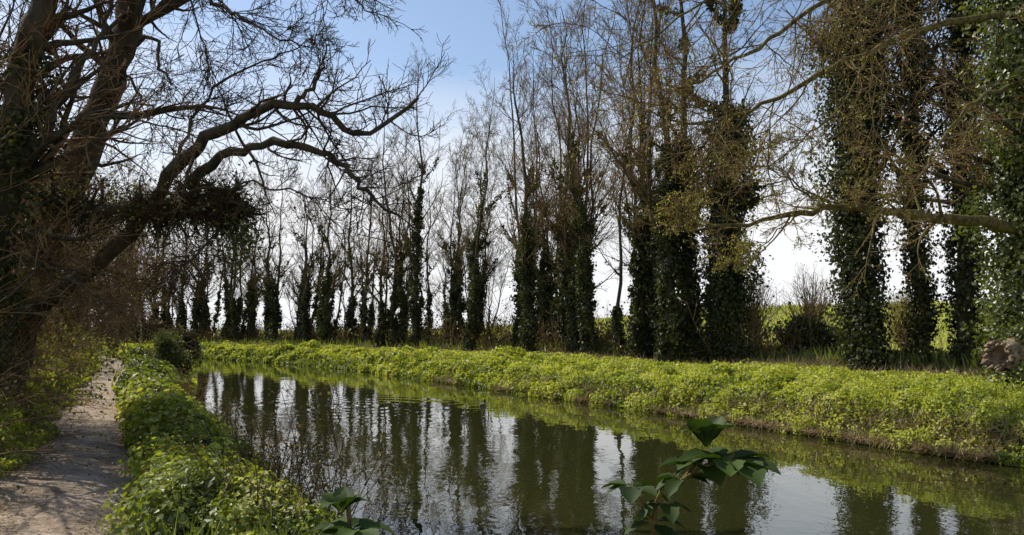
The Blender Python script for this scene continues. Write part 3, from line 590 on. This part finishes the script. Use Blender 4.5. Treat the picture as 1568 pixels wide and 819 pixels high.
# ------------------------------------------------------------------ ducks
FE=roughmat('duck_feather',[(0.3,(.10,.075,.05)),(0.7,(.3,.26,.21))],30,0.2); HD=roughmat('duck_head',[(0.3,(.01,.03,.02)),(0.7,(.02,.05,.03))],20,0.1,rough=.4)
WH=roughmat('duck_white',[(0.3,(.5,.48,.44)),(0.7,(.7,.68,.64))],20,0.1); BL=roughmat('duck_bill',[(0.3,(.3,.2,.03)),(0.7,(.4,.28,.05))],20,0.1)
def duck(x,y,rz,mats,s=1):
    g=Geo(); t=np.array([-.26,-.23,-.17,-.08,.02,.11,.17,.2]); zc=np.array([.12,.10,.07,.055,.05,.06,.08,.09]); r=np.array([.004,.03,.07,.095,.10,.085,.05,.005])
    tubes(g,np.stack([t,0*t,zc],-1),r,14,0)
    tubes(g,np.array([[-.2,0,.1],[-.26,0,.125],[-.31,0,.14]]),np.array([.03,.022,.004]),8,2)
    tubes(g,np.array([[.13,0,.09],[.155,0,.15],[.165,0,.19],[.17,0,.215]]),np.array([.045,.03,.028,.03]),10,1)
    tubes(g,np.array([[.125,0,.23],[.14,0,.235],[.17,0,.24],[.2,0,.235],[.215,0,.228]]),np.array([.003,.028,.038,.028,.008]),10,1)
    tubes(g,np.array([[.205,0,.228],[.235,0,.22],[.26,0,.215],[.265,0,.215]]),np.array([.014,.013,.012,.002]),8,3)
    for s_ in (-1,1): tubes(g,np.array([[.10,s_*.07,.08],[0,s_*.092,.085],[-.12,s_*.075,.10],[-.22,s_*.03,.125]]),np.array([.01,.035,.03,.004]),8,0)
    place('mallard_duck',g.mesh('mallard_duck',mats),(x,y,-.02),rz,s)
duck(-.85,24,1.2,[FE,HD,WH,BL],.75); duck(-4.4,23.6,1.9,[WH,HD,WH,BL],.6); duck(-4.9,24.8,2.0,[FE,FE,FE,BL],.6)

# ------------------------------------------------------------------ world, sun, camera
w=bpy.data.worlds.new("World"); sc.world=w; w.use_nodes=True; nt=w.node_tree; L=nt.links.new
for n_ in list(nt.nodes): nt.nodes.remove(n_)
out=nt.nodes.new('ShaderNodeOutputWorld'); bg=nt.nodes.new('ShaderNodeBackground'); bg.inputs[1].default_value=.15
sky=nt.nodes.new('ShaderNodeTexSky'); sky.sky_type='NISHITA'; sky.sun_disc=False
ELEV=math.radians(47); AZ=math.radians(-58); sky.sun_elevation=ELEV; sky.sun_rotation=AZ; sky.air_density=1.0; sky.dust_density=0.9; sky.ozone_density=1.2
tc=nt.nodes.new('ShaderNodeTexCoord'); sp=nt.nodes.new('ShaderNodeSeparateXYZ'); L(tc.outputs['Generated'],sp.inputs[0])
mp=nt.nodes.new('ShaderNodeMapping'); mp.inputs['Scale'].default_value=(1,1,3); L(tc.outputs['Generated'],mp.inputs[0])
nz=nt.nodes.new('ShaderNodeTexNoise'); nz.inputs['Scale'].default_value=2.6; nz.inputs['Detail'].default_value=7; L(mp.outputs[0],nz.inputs['Vector'])
mr=nt.nodes.new('ShaderNodeMapRange'); L(sp.outputs[2],mr.inputs[0]); mr.inputs[1].default_value=.35; mr.inputs[2].default_value=.13; mr.inputs[3].default_value=-.2; mr.inputs[4].default_value=1.0; mr.clamp=True
ad=nt.nodes.new('ShaderNodeMath'); ad.operation='MULTIPLY_ADD'; L(nz.outputs[0],ad.inputs[0]); ad.inputs[1].default_value=1.2; ad.inputs[2].default_value=-.55
a2=nt.nodes.new('ShaderNodeMath'); a2.operation='ADD'; a2.use_clamp=True; L(ad.outputs[0],a2.inputs[0]); L(mr.outputs[0],a2.inputs[1])
mx=nt.nodes.new('ShaderNodeMix'); mx.data_type='RGBA'; L(a2.outputs[0],mx.inputs[0]); L(sky.outputs[0],mx.inputs[6]); mx.inputs[7].default_value=(6.6,6.65,6.8,1)
L(mx.outputs[2],bg.inputs[0]); L(bg.outputs[0],out.inputs[0])
sl=bpy.data.lights.new('sun','SUN'); sl.energy=5; sl.angle=math.radians(.5); sl.color=(1,.95,.84)
so=bpy.data.objects.new('sun',sl); bpy.context.collection.objects.link(so)
sv=Vector((math.sin(AZ)*math.cos(ELEV),math.cos(AZ)*math.cos(ELEV),math.sin(ELEV))); so.rotation_euler=sv.to_track_quat('Z','Y').to_euler(); so.location=(-20,10,30)
cam=bpy.data.cameras.new('camera'); co=bpy.data.objects.new('camera',cam); bpy.context.collection.objects.link(co)
co.location=(0,0,CAM_Z); co.rotation_euler=(math.pi/2+PITCH,0,0); cam.sensor_width=36; cam.lens=36*FPX/1568; cam.clip_end=6000; cam.clip_start=.05
sc.camera=co
sc.view_settings.view_transform='Standard'; sc.view_settings.look='None'; sc.view_settings.exposure=0
